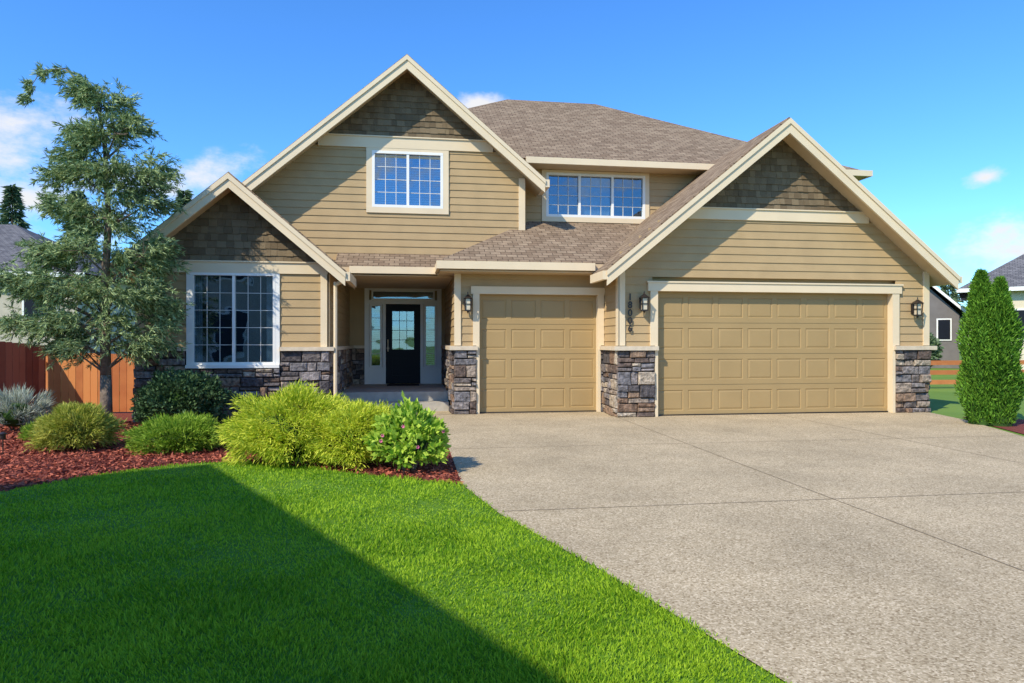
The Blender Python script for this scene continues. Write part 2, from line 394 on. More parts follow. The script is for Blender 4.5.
# garage hip roof
gz,gs=2.98,.55
yt=15.25
roofplane([(.57,13.1,gz),(3.84,13.1,gz),(5.35,yt,gz+gs*(yt-13.1)),(2.72,yt,gz+gs*(yt-13.1))],'garage_lean_front')
roofplane([(.57,13.1,gz),(2.72,yt,gz+gs*(yt-13.1)),(.57,yt,gz)],'garage_lean_side')
b=B(); b.box(.50,3.6,13.02,13.11,2.84,2.99); b.box(.50,.575,13.11,14.0,2.84,2.99); b.obj('eave_gutter',M['trim'],H)
b=B(); b.box(.57,3.95,13.1,13.75,2.80,2.845); b.box(.55,.95,13.75,14.3,2.80,2.845); b.obj('eave_soffit',M['soffit'],H)
# --- porch roof + ceiling
roofplane([(-1.5,14.05,2.95),(1.3,14.05,2.95),(1.3,14.8,3.33),(-1.5,14.8,3.33)],'porch_roof')
b=B(); b.box(-1.2,.58,13.96,14.05,2.82,2.96); b.obj('porch_gutter',M['trim'],H)
b=B(); b.box(-1.5,.93,14.05,17.5,2.78,2.83); b.obj('porch_ceiling',M['soffit'],H)
# --- big upper gable
gx,gzr,g_s=-.06,7.34,.85
Zg=lambda x:gzr-g_s*abs(x-gx)
roofplane([(-4.2,14.22,Zg(-4.2)),(gx,14.22,gzr),(gx,20.5,gzr),(-4.2,20.5,Zg(-4.2))],'upper_gable_left')
roofplane([(gx,14.22,gzr),(2.83,14.22,Zg(2.83)),(2.83,20.5,Zg(2.83)),(gx,20.5,gzr)],'upper_gable_right')
gable_trim(gx,gzr,g_s,-4.2,2.83,14.22,H)
b=B(); b.box(2.83,2.93,14.2,15.0,Zg(2.83)-.16,Zg(2.83)-.0); b.obj('upper_gutter',M['trim'],H)
body.prism([(-3.9,2.84),(2.44,2.84),(2.44,Zg(2.44)-.12),(gx,gzr-.12),(-3.9,Zg(-3.9)-.12)],14.82,21)
lg=lambda z:(max(-3.9,gx-(gzr-.08-z)/g_s),min(2.46,gx+(gzr-.08-z)/g_s))
WU=(-.79,.70,4.29,5.48)
def ivu(z,zt):
    a,c=lg(z)
    if z>4.1 and z<5.6: return [(a,WU[0]-.05),(WU[1]+.05,c)]
    return [(a,c)]
laps('upper_gable_siding',(0,14.7),X,NY,3.0,5.55,ivu,H)
shakes('upper_gable_shakes',14.7,5.76,7.24,lambda z:(lg(z) if z<7.15 else None),H)
a,c=lg(5.7); t.box(a,c,14.655,14.70,5.54,5.78); t.box(a,c,14.63,14.656,5.765,5.79)
t.box(WU[0]-.12,WU[0],14.66,14.75,4.2,5.54); t.box(WU[1],WU[1]+.12,14.66,14.75,4.2,5.54); t.box(WU[0]-.12,WU[1]+.12,14.655,14.76,4.17,4.29); t.box(WU[0],WU[1],14.66,14.75,5.48,5.54)
t.box(2.34,2.48,14.655,14.71,3.2,5.0)
window('upper_window',*WU,14.7,[.5],(3,4),H)
# --- second floor behind
body.box(2.3,10.2,15.32,24.6,2.8,5.34)
W2=(3.05,5.38,4.28,5.28)
laps('second_floor_siding',(0,15.2),X,NY,3.9,5.36,lambda z,zt:[(2.3,W2[0]-.04),(W2[1]+.04,10.2)] if z>4.1 else [(2.3,10.2)],H)
t.box(W2[0]-.1,W2[0],15.16,15.25,4.2,5.34); t.box(W2[1],W2[1]+.1,15.16,15.25,4.2,5.34); t.box(W2[0]-.1,W2[1]+.1,15.155,15.26,4.17,4.28); t.box(W2[0],W2[1],15.16,15.25,5.28,5.34)
window('triple_window',*W2,15.2,[.333,.667],(3,4),H,blind=False,gm='glassd')
b=B(); b.box(3.9,4.55,15.27,15.29,4.34,5.22); b.obj('window_shade',M['sheer'],H)
# main hip roof
e=5.46; R=[(-2.4,14.7,e),(10.7,14.7,e),(10.7,25.1,e),(-2.4,25.1,e)]; r0=(2.83,19.9,8.58); r1=(5.5,19.9,8.58)
b=B(); b.v=[R[0],R[1],R[2],R[3],r0,r1]; b.f=[(0,1,5,4),(1,2,5),(2,3,4,5),(3,0,4),(3,2,1,0)]
b.obj('main_hip_roof_shingles',M['roof'],H,uv=True)
b=B(); b.box(2.5,10.7,14.63,14.70,5.34,5.475); b.box(10.7,10.77,14.63,25.1,5.34,5.475); b.obj('main_gutter',M['trim'],H)
b=B(); b.box(-2.4,10.69,14.71,25.0,5.35,5.40); b.obj('main_soffit',M['soffit'],H)
b=B(); b.cyl((4.6,22.5,7.0),(4.6,22.5,7.5),.05,.05,8); b.obj('roof_vent_pipe',M['black'],H)
# --- left wing
wx,wzr,w_s=-3.135,4.385,.85
Zw=lambda x:wzr-w_s*abs(x-wx)
roofplane([(-5.125,12.52,Zw(-5.125)),(wx,12.52,wzr),(wx,17,wzr),(-5.125,17,Zw(-5.125))],'wing_gable_left')
roofplane([(wx,12.52,wzr),(-1.145,12.52,Zw(-1.145)),(-1.145,14.75,Zw(-1.145)),(-1.5,14.75,Zw(-1.5)),(-1.5,17,Zw(-1.5)),(wx,17,wzr)],'wing_gable_right')
gable_trim(wx,wzr,w_s,-5.125,-1.145,12.52,H,h=.22)
b=B(); b.box(-1.145,-1.06,12.5,13.96,Zw(-1.145)-.16,Zw(-1.145)); b.cyl((-1.36,12.93,.1),(-1.36,12.93,2.55),.035,.035,8); b.cyl((-1.36,12.93,2.5),(-1.1,12.93,2.62),.035,.035,8); b.obj('gutter_and_downspout',M['trim'],H)
body.prism([(-4.78,0),(-1.52,0),(-1.52,Zw(-1.52)-.12),(wx,wzr-.12),(-4.78,Zw(-4.78)-.12)],13.12,18)
lw=lambda z:(max(-4.8,wx-(wzr-.08-z)/w_s),min(-1.5,wx+(wzr-.08-z)/w_s))
WL=(-3.89,-2.43,1.03,2.69)
laps('wing_siding',(0,13.0),X,NY,1.3,2.71,lambda z,zt:[(-4.8,WL[0]-.05),(WL[1]+.05,-1.5)],H)
shakes('wing_shakes',13.0,2.88,4.28,lambda z:(lw(z) if z<4.2 else None),H)
a,c=lw(2.8); t.box(a,c,12.955,13.0,2.69,2.90); t.box(a,c,12.93,12.956,2.885,2.91)
t.box(-1.63,-1.48,12.955,13.01,1.33,2.69); t.box(-4.82,-4.68,12.955,13.01,1.33,2.69); t.box(-1.51,-1.475,12.955,13.1,1.33,2.69)
window('wing_window',*WL,13.0,[.5],(3,5),H,blind=False,gm='glassd',curtain=True,fw=.045,mw=.0045)
laps('wing_side_siding',(-1.5,13.0),(0,1),(1,0),1.3,2.8,lambda z,zt:[(.05,4.4)],H)
# --- entry wall
dw=17.4
body.box(-1.55,.95,17.52,19,0,2.85)
laps('entry_siding',(0,dw),X,NY,1.3,2.8,lambda z,zt:[(-1.5,-1.08),(.75,.89)],H)
wt=B()
wt.box(WL[0]-.075,WL[0],12.96,13.06,1.0,2.69); wt.box(WL[1],WL[1]+.075,12.96,13.06,1.0,2.69); wt.box(WL[0]-.075,WL[1]+.075,12.90,13.06,.97,1.03)
wt.box(-1.12,-1.01,dw-.04,dw+.1,.385,2.80); wt.box(.68,.79,dw-.04,dw+.1,.385,2.80); wt.box(-1.01,.68,dw-.04,dw+.1,2.74,2.80)
wt.box(-1.01,.68,dw-.03,dw+.1,2.39,2.49); wt.box(-.68,-.60,dw-.03,dw+.1,.385,2.39); wt.box(.26,.34,dw-.03,dw+.1,.385,2.39)
wt.box(-1.01,-.68,dw-.02,dw+.1,.385,.80); wt.box(.34,.68,dw-.02,dw+.1,.385,.80)
wt.obj('white_casing',M['white'],H)
window('transom',-.95,.62,2.49,2.74,dw,[],(1,1),H,fw=.04,blind=False,gm='glassd')
window('sidelite',-1.0,-.69,.80,2.39,dw,[],(1,5),H,fw=.05,blind=True,gm='glassd',bm='sheer')
window('sidelite',.35,.67,.80,2.39,dw,[],(1,5),H,fw=.05,blind=True,gm='glassd',bm='sheer')
d=B()
x0,x1,z0,z1=-.60,.26,.40,2.39
d.box(x0,x0+.16,dw,dw+.05,z0,z1); d.box(x1-.16,x1,dw,dw+.05,z0,z1); d.box(x0+.16,x1-.16,dw,dw+.05,z0,z0+.2); d.box(x0+.16,x1-.16,dw,dw+.05,z1-.18,z1); d.box(x0+.16,x1-.16,dw+.001,dw+.05,z0+.68,z0+.85)
d.box(x0+.16,x1-.16,dw+.02,dw+.05,z0+.2,z0+.68); d.box(x0+.2,-.19,dw+.005,dw+.03,z0+.25,z0+.63); d.box(-.15,x1-.2,dw+.005,dw+.03,z0+.25,z0+.63)
for k in (1,2): d.box(x0+.16+.18*k-.006,x0+.16+.18*k+.006,dw+.01,dw+.02,z0+.85,z1-.18)
for k in (1,2,3): d.box(x0+.16,x1-.16,dw+.011,dw+.021,z0+.85+.24*k-.006,z0+.85+.24*k+.006)
d.obj('front_door',M['door'],H)
b=B(); b.box(x0+.16,x1-.16,dw+.03,dw+.035,z0+.85,z1-.18); b.obj('door_glass',M['glass'],H)
b=B(); b.box(x0+.16,x1-.16,dw+.04,dw+.05,z0+.85,z1-.18); b.obj('door_interior',M['dark'],H)
b=B(); b.box(-.56,-.53,dw-.05,dw,1.2,1.5); b.cyl((-.545,dw-.06,1.28),(-.545,dw-.02,1.28),.03,.03); b.obj('door_handle',M['cap'],H)
t.obj('trim_boards',M['trim'],H)
body.obj('house_walls',M['siding'],H)
# stone veneer
stones('stone_veneer',[
 ((0,12.6),X,NY,3.90,4.65,0,1.28),((0,12.6),X,NY,9.74,10.52,0,1.28),
 ((3.95,13.55),(0,-1),(-1,0),0,.99,0,1.28),
 ((0,13.6),X,NY,.86,1.31,0,1.28),((0,13.6),X,NY,3.86,3.93,0,1.28),
 ((.89,17.4),(0,-1),(-1,0),0,3.8,.0,1.28),
 ((0,13.0),X,NY,-4.83,-3.98,0,1.28),((0,13.0),X,NY,-2.34,-1.46,0,1.28),((0,13.0),X,NY,-3.98,-2.34,0,.96),
 ((-1.5,13.0),(0,1),(1,0),0,4.4,0,1.28),
 ((0,dw),X,NY,-1.5,-1.12,.38,1.28),((0,dw),X,NY,.79,.89,.38,1.28),
 ((10.5,12.6),(0,1),(1,0),0,6,0,1.28),((-4.8,13.0),(0,1),(-1,0),0,4,0,1.28)],H)
k=B()
k.box(3.83,4.70,12.47,12.62,1.28,1.36); k.box(9.70,10.62,12.47,12.62,1.28,1.36); k.box(3.83,3.96,12.62,13.6,1.28,1.36)
k.box(.77,1.33,13.47,13.62,1.28,1.36); k.box(.77,.90,13.62,17.4,1.28,1.36)
k.box(-4.93,-3.97,12.87,13.02,1.28,1.35); k.box(-2.35,-1.38,12.87,13.02,1.28,1.35); k.box(-1.49,-1.38,13.02,17.4,1.28,1.35)
k.box(-1.38,-1.12,dw-.11,dw,1.28,1.35); k.box(10.49,10.62,12.62,18.6,1.28,1.36)
k.obj('stone_cap',M['cap'],H)
# porch slab and steps
k=B(); k.box(-1.42,.80,14.6,17.45,0,.385); k.box(-1.42,.80,14.25,14.6,0,.19); k.obj('porch_steps',M['conc'],H)
k=B(); k.box(-.55,.22,16.6,17.15,.386,.40); k.obj('doormat',M['mat_'],H)
for (lx,ly,lz) in ((1.13,13.6,2.2),(4.40,12.6,2.18),(10.16,12.6,2.12)): lantern(lx,ly,lz,H)
# house numbers
for i,chd in enumerate('18006'):
    cu=bpy.data.curves.new('house_number','FONT'); cu.body=chd; cu.size=.18; cu.extrude=.006; cu.offset=.004; cu.align_x='CENTER'
    cu.materials.append(M['black'])
    o=bpy.data.objects.new('house_number',cu); COL.objects.link(o); o.parent=H
    o.location=(4.155,12.55,2.24-i*.15); o.rotation_euler=(math.pi/2,0,0)
# ============================================================ GROUND
def sheet(name,pts,z,mat,parent=None):
    b=B(); b.v=[(x,y,z) for x,y in pts]; b.f=[tuple(range(len(pts)))]; o=b.obj(name,mat,parent,fix=False)
    return o
sheet('ground',[(-300,-200),(300,-200),(300,500),(-300,500)],-.012,M['field'])
curve=[(-9.5,4.6),(-6.5,5.7),(-5.2,6.35),(-3.9,7.24),(-3.35,8.0),(-2.9,8.42),(-2.48,8.62),(-2.0,8.6),(-1.26,8.17),(-.6,7.68),(-.10,7.32),(.52,6.9)]
edge=[(.75,5.66),(1.19,4.2),(1.575,2.7),(2.2,0),(3.0,-6)]
sheet('mulch_bed',[(.53,6.8)]+[(x,y-.15) for x,y in curve[::-1]]+[(-9.5,15.2),(-4.7,15.2),(-4.7,13.1),(-1.4,13.1),(-1.4,14.3),(-.9,14.3),(-.9,13.4),(.53,12.6)],-.004,M['mulch'])
LP=[(-9.5,4.6)]+curve[1:]+edge+[(-9.5,-6)]
sheet('lawn',LP,.0,M['lawn'])
drv=[(.52,13.75),(.52,6.9)]+edge+[(9.0,-6),(9.0,8.6),(9.35,9.4),(10.15,11.3),(10.5,12.62),(4.6,12.75),(4.6,13.75)]
D=sheet('driveway',drv,.006,M['agg'])
sheet('front_walk',[(-1.3,13.3),(.53,12.4),(.9,13.7),(.9,14.3),(-1.3,14.3)],.002,M['agg'])
b=B()
def strip(p,q,w=.010,z=.010):
    p=Vector((*p,z));q=Vector((*q,z)); n=(q-p).cross(Vector((0,0,1))).normalized()*w*.5
    b.add([p-n,q-n,q+n,p+n],[(0,1,2,3)])
strip((.54,9.2),(9.28,9.2)); strip((.77,5.75),(8.99,5.75)); strip((3.9,12.5),(3.72,-5.9)); strip((.54,13.55),(3.85,13.55),.03); strip((7.2,12.5),(7.1,-5.9)); strip((1.75,2.2),(8.98,2.2))
b.obj('driveway_joints',M['joint'],D,fix=False)
sheet('side_mulch_bed',[(9.35,9.0),(10.2,11.2),(10.5,11.7),(11.3,11.5),(11.0,9.5),(10.2,8.3)],.001,M['mulch'])
# grass blades
def inpoly(P,poly):
    x,y=P[:,0],P[:,1]; r=np.zeros(len(P),bool); n=len(poly)
    for i in range(n):
        x1,y1=poly[i];x2,y2=poly[(i+1)%n]
        if y1==y2: continue
        c=((y1>y)!=(y2>y))&(x<(x2-x1)*(y-y1)/(y2-y1)+x1); r^=c
    return r
n=330000
Y=1.8*np.exp(rng.random(n)*math.log(8.8/1.8)); Xx=(rng.random(n)*1.8-1.0)*(Y*.72+.9)
P=np.stack([Xx,Y,np.zeros(n)],1)
jit=P.copy(); jit[:,:2]+=rng.normal(size=(n,2))*.018
P=P[inpoly(jit,LP)]; n=len(P); print('blades',n)
lean=np.stack([np.sin(P[:,0]*5+P[:,1]*3)*.25,np.sin(P[:,1]*6-P[:,0]*4)*.25,np.zeros(n)],1)
Dv=np.stack([rng.normal(size=n)*.55,rng.normal(size=n)*.55,np.ones(n)],1)+lean
hh=.8+.35*np.sin(P[:,0]*2.3+1)*np.sin(P[:,1]*2.9)+.18*np.sin(P[:,0]*9+P[:,1]*2)*np.sin(P[:,1]*8)
V=leafquads(P,Dv,(.026+.026*rng.random(n))*hh,.0032+.0010*P[:,1])
npmesh('grass_blades',V,M['grass'],bpy.data.objects['lawn'])
# mulch chips
MB=[(.5,6.95)]+curve[::-1]+[(-9.5,13),(.5,13)]
n=60000
P=np.stack([rng.uniform(-7.5,.52,n),rng.uniform(5.5,13,n),rng.uniform(.0,.03,n)],1); P=P[inpoly(P,MB)]; n=len(P)
Dv=np.stack([rng.normal(size=n),rng.normal(size=n),rng.normal(size=n)*.3],1)
npmesh('mulch_chips',leafquads(P,Dv,.03+.05*rng.random(n),.012+.016*rng.random(n)),M['chip'],bpy.data.objects['mulch_bed'])
# ============================================================ PLANTS
def rdir(n,up=-.5):
    d=unit(rng.normal(size=(n*2,3))); d=d[d[:,2]>up][:n]; return d
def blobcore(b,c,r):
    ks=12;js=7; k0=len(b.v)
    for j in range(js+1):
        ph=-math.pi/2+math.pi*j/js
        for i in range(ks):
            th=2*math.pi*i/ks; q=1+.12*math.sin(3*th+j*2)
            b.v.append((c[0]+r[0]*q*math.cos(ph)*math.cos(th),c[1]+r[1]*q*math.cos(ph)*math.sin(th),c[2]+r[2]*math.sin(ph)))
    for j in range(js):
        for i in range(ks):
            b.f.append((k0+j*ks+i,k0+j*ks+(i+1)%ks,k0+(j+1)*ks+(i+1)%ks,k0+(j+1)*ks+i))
def shrub(name,c,r,n,L,W,mat,spread=.7,up=.2,lump=.15,tufts=0,stems=True):
    E=empty(name); c=np.array(c,float); r=np.array(r,float)
    d=rdir(n); m=len(d)
    if tufts:
        i=np.arange(tufts)+.5; zz=1-1.5*i/tufts; th=i*2.399963
        td=unit(np.stack([np.sqrt(np.maximum(0,1-zz**2))*np.cos(th),np.sqrt(np.maximum(0,1-zz**2))*np.sin(th),zz],1)+rng.normal(size=(tufts,3))*.09)
        a=rng.integers(0,len(td),m); d=unit(td[a]+rng.normal(size=(m,3))*.10)
        tr=(.82+.30*rng.random(len(td)))[a]; rad=tr*(.76+.26*rng.random(m))
    else: rad=.72+.3*rng.random(m)**.7
    lm=1+lump*(np.sin(d[:,0]*7+c[0]*9)*np.sin(d[:,1]*6+2)+.7*np.sin(d[:,2]*9+d[:,0]*5+c[0]))*.8
    P=c+d*r*(rad*lm)[:,None]; P[:,2]=np.maximum(P[:,2],.015+.03*rng.random(m))
    Dv=d+rng.normal(size=d.shape)*spread*.6; Dv[:,2]+=up
    npmesh('foliage',leafquads(P,Dv,L*(.6+.8*rng.random(m)),W*(.7+.6*rng.random(m))),M[mat],E)
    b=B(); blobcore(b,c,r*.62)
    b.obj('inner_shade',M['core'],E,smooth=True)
    if stems:
        b=B()
        for i in range(5):
            a=random.uniform(0,6.28); b.cyl((c[0]+.05*math.cos(a),c[1]+.05*math.sin(a),-.02),(c[0]+r[0]*.6*math.cos(a),c[1]+r[1]*.6*math.sin(a),c[2]),.015,.006,6)
        b.obj('stems',M['bark'],E)
    return E
shrub('golden_cypress_shrub',(-1.38,8.5,.34),(.72,.6,.48),32000,.07,.011,'lime',up=-.1,tufts=230)
shrub('golden_cypress_shrub',(-.64,8.25,.29),(.54,.5,.41),23000,.07,.011,'lime',up=-.1,tufts=170)
F=shrub('flowering_shrub',(-.02,7.75,.32),(.40,.36,.36),3000,.085,.042,'midleaf',spread=1.3,up=.4,tufts=60,lump=.22)
b=B()
for i in range(6):
    a=random.uniform(-2.8,-.3); zz=random.uniform(.3,.6); x=-.02+.42*math.cos(a); y=7.75+.40*math.sin(a)
    for j in range(6):
        q=j*1.047; b.add([(x,y,zz),(x+.016*math.cos(q-.4),y-.012,zz+.016*math.sin(q-.4)),(x+.022*math.cos(q),y-.008,zz+.022*math.sin(q)),(x+.016*math.cos(q+.4),y-.012,zz+.016*math.sin(q+.4))],[(0,1,2,3)])
b.obj('flowers',M['pink'],F,fix=False)
shrub('dark_evergreen_shrub',(-3.75,12.1,.42),(.68,.55,.52),11000,.06,.035,'darkleaf',spread=1,tufts=120)
shrub('spreading_juniper',(-3.02,9.6,.17),(.57,.45,.27),15000,.07,.011,'lime2',up=.1,tufts=140)
shrub('golden_thread_shrub',(-4.42,9.9,.24),(.42,.42,.34),14000,.08,.011,'gold',up=.1,tufts=120)
shrub('silver_plant',(-6.25,12.0,.28),(.42,.4,.32),3000,.16,.012,'silver',up=.8,tufts=30)
shrub('low_green_plant',(-5.3,10.9,.10),(.25,.25,.15),1200,.08,.012,'lime2',up=.6)
# conifer tree
T=empty('conifer_tree')
tx,ty,sc=-4.9,12.0,61.3
lob=[(104,106,12,16),(120,134,26,16),(88,138,18,12),(72,166,20,13),(148,166,18,17),(106,172,32,16),(142,198,24,14),(76,204,22,11),(108,218,34,13),(42,256,26,11),(90,250,36,13),(146,254,22,17),(32,284,32,13),(78,290,38,14),(122,290,34,15),(152,312,18,17),(92,324,40,12),(46,322,28,11),(134,342,24,11),(78,346,24,8),(94,92,12,6),(80,80,8,3),(64,72,8,3),(48,76,5,4),(37,88,3,6),(32,102,3,5)]
br=B(); tr=B()
tpts=[(-4.9,12,-.03,.10),(-4.91,12,.9,.085),(-4.93,12.0,2.2,.068),(-4.87,12.0,3.4,.05),(-4.92,12,4.6,.034),(-5.05,12,5.45,.02),(-5.5,11.95,5.85,.010),(-5.85,11.95,5.8,.006),(-6.05,11.95,5.45,.004)]
for a,c in zip(tpts[:-1],tpts[1:]): tr.cyl(a[:3],c[:3],a[3],c[3],10)
Ps=[];Ds=[]
for (u,v,ru,rv) in lob:
    c=np.array([tx+(u-106)/64,ty,1.45+(341.5-v)/sc]); r=np.array([ru/60,max(ru/60*.85,.06),rv/60])
    vol=r[0]*r[2]; nt_=int(90+1250*vol) if ru>10 else 14
    for dyy in ((-.5,.5) if ru>20 else (0,)):
        cc=c.copy(); cc[1]+=dyy*r[0]
        if ru>15:
            tz=max(.9,cc[2]-.35-abs(cc[0]-tx)*.25); tz=min(tz,5.1)
            br.cyl((tx,ty,tz),tuple(cc+np.array([0,0,-.05])),.022,.007,6)
        if ru>10:
            for kk in range(5):
                ed=unit(rng.normal(size=(1,3)))[0]*r*.8
                br.cyl(tuple(cc+np.array([0,0,-.05])),tuple(cc+ed),.007,.003,5)
    # branch-tip sub-clumps inside each lobe, leaving gaps
    if ru>10:
        ns=max(5,int(ru/3)); sd=unit(rng.normal(size=(ns,3))); scn=c+sd*r*(.55+.45*rng.random((ns,1)))
        ai=rng.integers(0,ns,nt_); tc_=scn[ai]+rng.normal(size=(nt_,3))*np.array([.11,.11,.07])
    else:
        tc_=c+rng.normal(size=(nt_,3))*r*.5
    out=tc_-np.array([tx,ty,0]); out[:,2]=0; out=unit(out)
    td=unit(out*.8+rng.normal(size=out.shape)*.45+np.array([0,0,-.40]))
    k=24; ln=.20 if ru>10 else .12
    base=np.repeat(tc_,k,0)+np.repeat(td,k,0)*(rng.random(nt_*k)*ln)[:,None]
    Ps.append(base); Ds.append(np.repeat(td,k,0)+rng.normal(size=base.shape)*.42)
P=np.concatenate(Ps);Dv=np.concatenate(Ds); print('needles',len(P))
npmesh('needle_foliage',leafquads(P,Dv,.05+.07*rng.random(len(P)),.011+.007*rng.random(len(P))),M['needle'],T)
tr.obj('trunk',M['bark'],T,smooth=True); br.obj('limbs',M['bark'],T)
# arborvitae (double-leader)
E=empty('arborvitae'); b=B(); AV=[]
for (ax,ay,h,r) in ((9.90,10.62,2.62,.27),(10.08,10.42,2.48,.26)):
    n=15000
    z=rng.random(n)**.9*h; th=rng.random(n)*6.283
    pr=r*np.clip(1.05-(z/h)**3.6,0,1)*(.72+.28*np.minimum(z/.5,1))*(1+.10*np.sin(z*6+th*2))
    q=(.8+.28*rng.random(n))*(1+.14*np.sin(th*4+z*7))
    P=np.stack([ax+pr*q*np.cos(th),ay+pr*q*np.sin(th),z+.03],1)
    Dv=np.stack([np.cos(th)*.5,np.sin(th)*.5,np.full(n,.9)],1)+rng.normal(size=(n,3))*.4
    AV.append(leafquads(P,Dv,.05+.06*rng.random(n),.016+.01*rng.random(n)))
    for i in range(10):
        za=h*i/10*.93; zb=h*(i+1)/10*.93; f=lambda z:max(.01,r*.7*(1.02-(z/h)**3.0)); b.cyl((ax,ay,za),(ax,ay,zb),f(za),f(zb),10)
    b.cyl((ax,ay,-.02),(ax,ay,.3),.05,.05,8)
npmesh('foliage',np.concatenate(AV),M['arbor'],E)
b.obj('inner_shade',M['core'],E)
# solar path light
E=empty('garden_light'); b=B(); b.cyl((-5.15,9.6,0),(-5.15,9.6,.2),.008,.008,8); b.cyl((-5.15,9.6,.2),(-5.15,9.6,.27),.03,.035,12); b.cyl((-5.15,9.6,.27),(-5.15,9.6,.29),.05,.02,12); b.obj('stake_and_cap',M['black'],E)
# distant trees
E=empty('distant_trees')
allV=[]; tb=B()
for (x,y,h,r) in [(-35,62,12.5,2.4),(-31.5,60,14,2.4),(-29.3,66,15,2.4),(-37.5,66,15,2.6),(-41,62,14,3),(-27,62,12.5,2.0),(-18.5,60,14.0,2.4),(-16.3,64,15,2.4),(-14.5,62,12.5,2.2),(-21,66,12,3),(-46,60,14,3),(62,75,9,3),(68,78,10,3.4),(74,74,9,3),(58,80,8,3)]:
    n=3500; z=rng.random(n); layer=(1-z)*(1+.35*np.sin(z*60)); th=rng.random(n)*6.283
    rr=r*layer*(.35+.65*rng.random(n)); P=np.stack([x+rr*np.cos(th),y+rr*np.sin(th),h*(.1+.9*z)],1)
    Dv=np.stack([np.cos(th),np.sin(th),np.full(n,-.45)],1)+rng.normal(size=(n,3))*.3
    allV.append(leafquads(P,Dv,.4+.5*rng.random(n),.10+.1*rng.random(n))); tb.cyl((x,y,-.1),(x,y,h*.97),.22,.03,8)
for (x,y,h,r) in [(20.5,29,2.3,1.4),(22.8,28.5,1.9,1.2),(18.5,30,2.6,1.5)]:
    n=5000; d=unit(rng.normal(size=(n,3))); P=np.array([x,y,h*.55])+d*np.array([r,r,h*.5])*(.7+.35*rng.random((n,1))); P[:,2]=np.maximum(P[:,2],.05)
    allV.append(leafquads(P,d+rng.normal(size=(n,3))*.5,.12+.1*rng.random(n),.06+.05*rng.random(n))); tb.cyl((x,y,-.1),(x,y,h*.6),.08,.04,8)
npmesh('foliage',np.concatenate(allV),M['far'],E); tb.obj('trunks',M['bark'],E)
# ============================================================ FENCES
def fence(name,p,q,h0,h1,mat,rails=True):
    E=empty(name); p=Vector(p);q=Vector(q);L=(q-p).length;d=(q-p).normalized();n=Vector((d.y,-d.x))
    b=B();x=0
    while x<L-.02:
        w=min(.135,L-x); h=h0+(h1-h0)*x/L+random.uniform(-.006,.006); o=random.uniform(0,.006)
        b.obox(p,d,n,x+.003,x+w-.003,o,o+.018,.02,h); x+=.137
    b.obj('boards',M[mat],E)
    b=B();x=0
    while x<=L+.1:
        h=h0+(h1-h0)*x/L; b.obox(p,d,n,x-.05,x+.05,-.10,-.002,-.05,h+.06); x+=2.2
    for zz in (.3,.72): 
        b.obox(p,d,n,0,L,-.05,-.004,zz*min(h0,h1),zz*min(h0,h1)+.09)
    b.obj('posts_and_rails',M[mat],E)
fence('wooden_fence',(-9.6,9.0),(-7.2,14.85),1.95,1.36,'cedar2')
fence('wooden_fence',(-7.2,14.9),(-4.85,14.9),1.24,1.17,'cedar')
def railfence(name,p,q,h,mat):
    E=empty(name); p=Vector(p);q=Vector(q);L=(q-p).length;d=(q-p).normalized();n=Vector((d.y,-d.x)); b=B();x=0
    while x<=L+.1: b.obox(p,d,n,x-.06,x+.06,-.12,0,-.05,h+.06); x+=2.3
    for zz in (.12,.42,.72,): b.obox(p,d,n,0,L,.002,.03,zz*h/.85,zz*h/.85+.14)
    b.obj('posts_and_rails',M[mat],E)
railfence('wooden_fence',(10.9,19.0),(26,19.0),.85,'cedar')
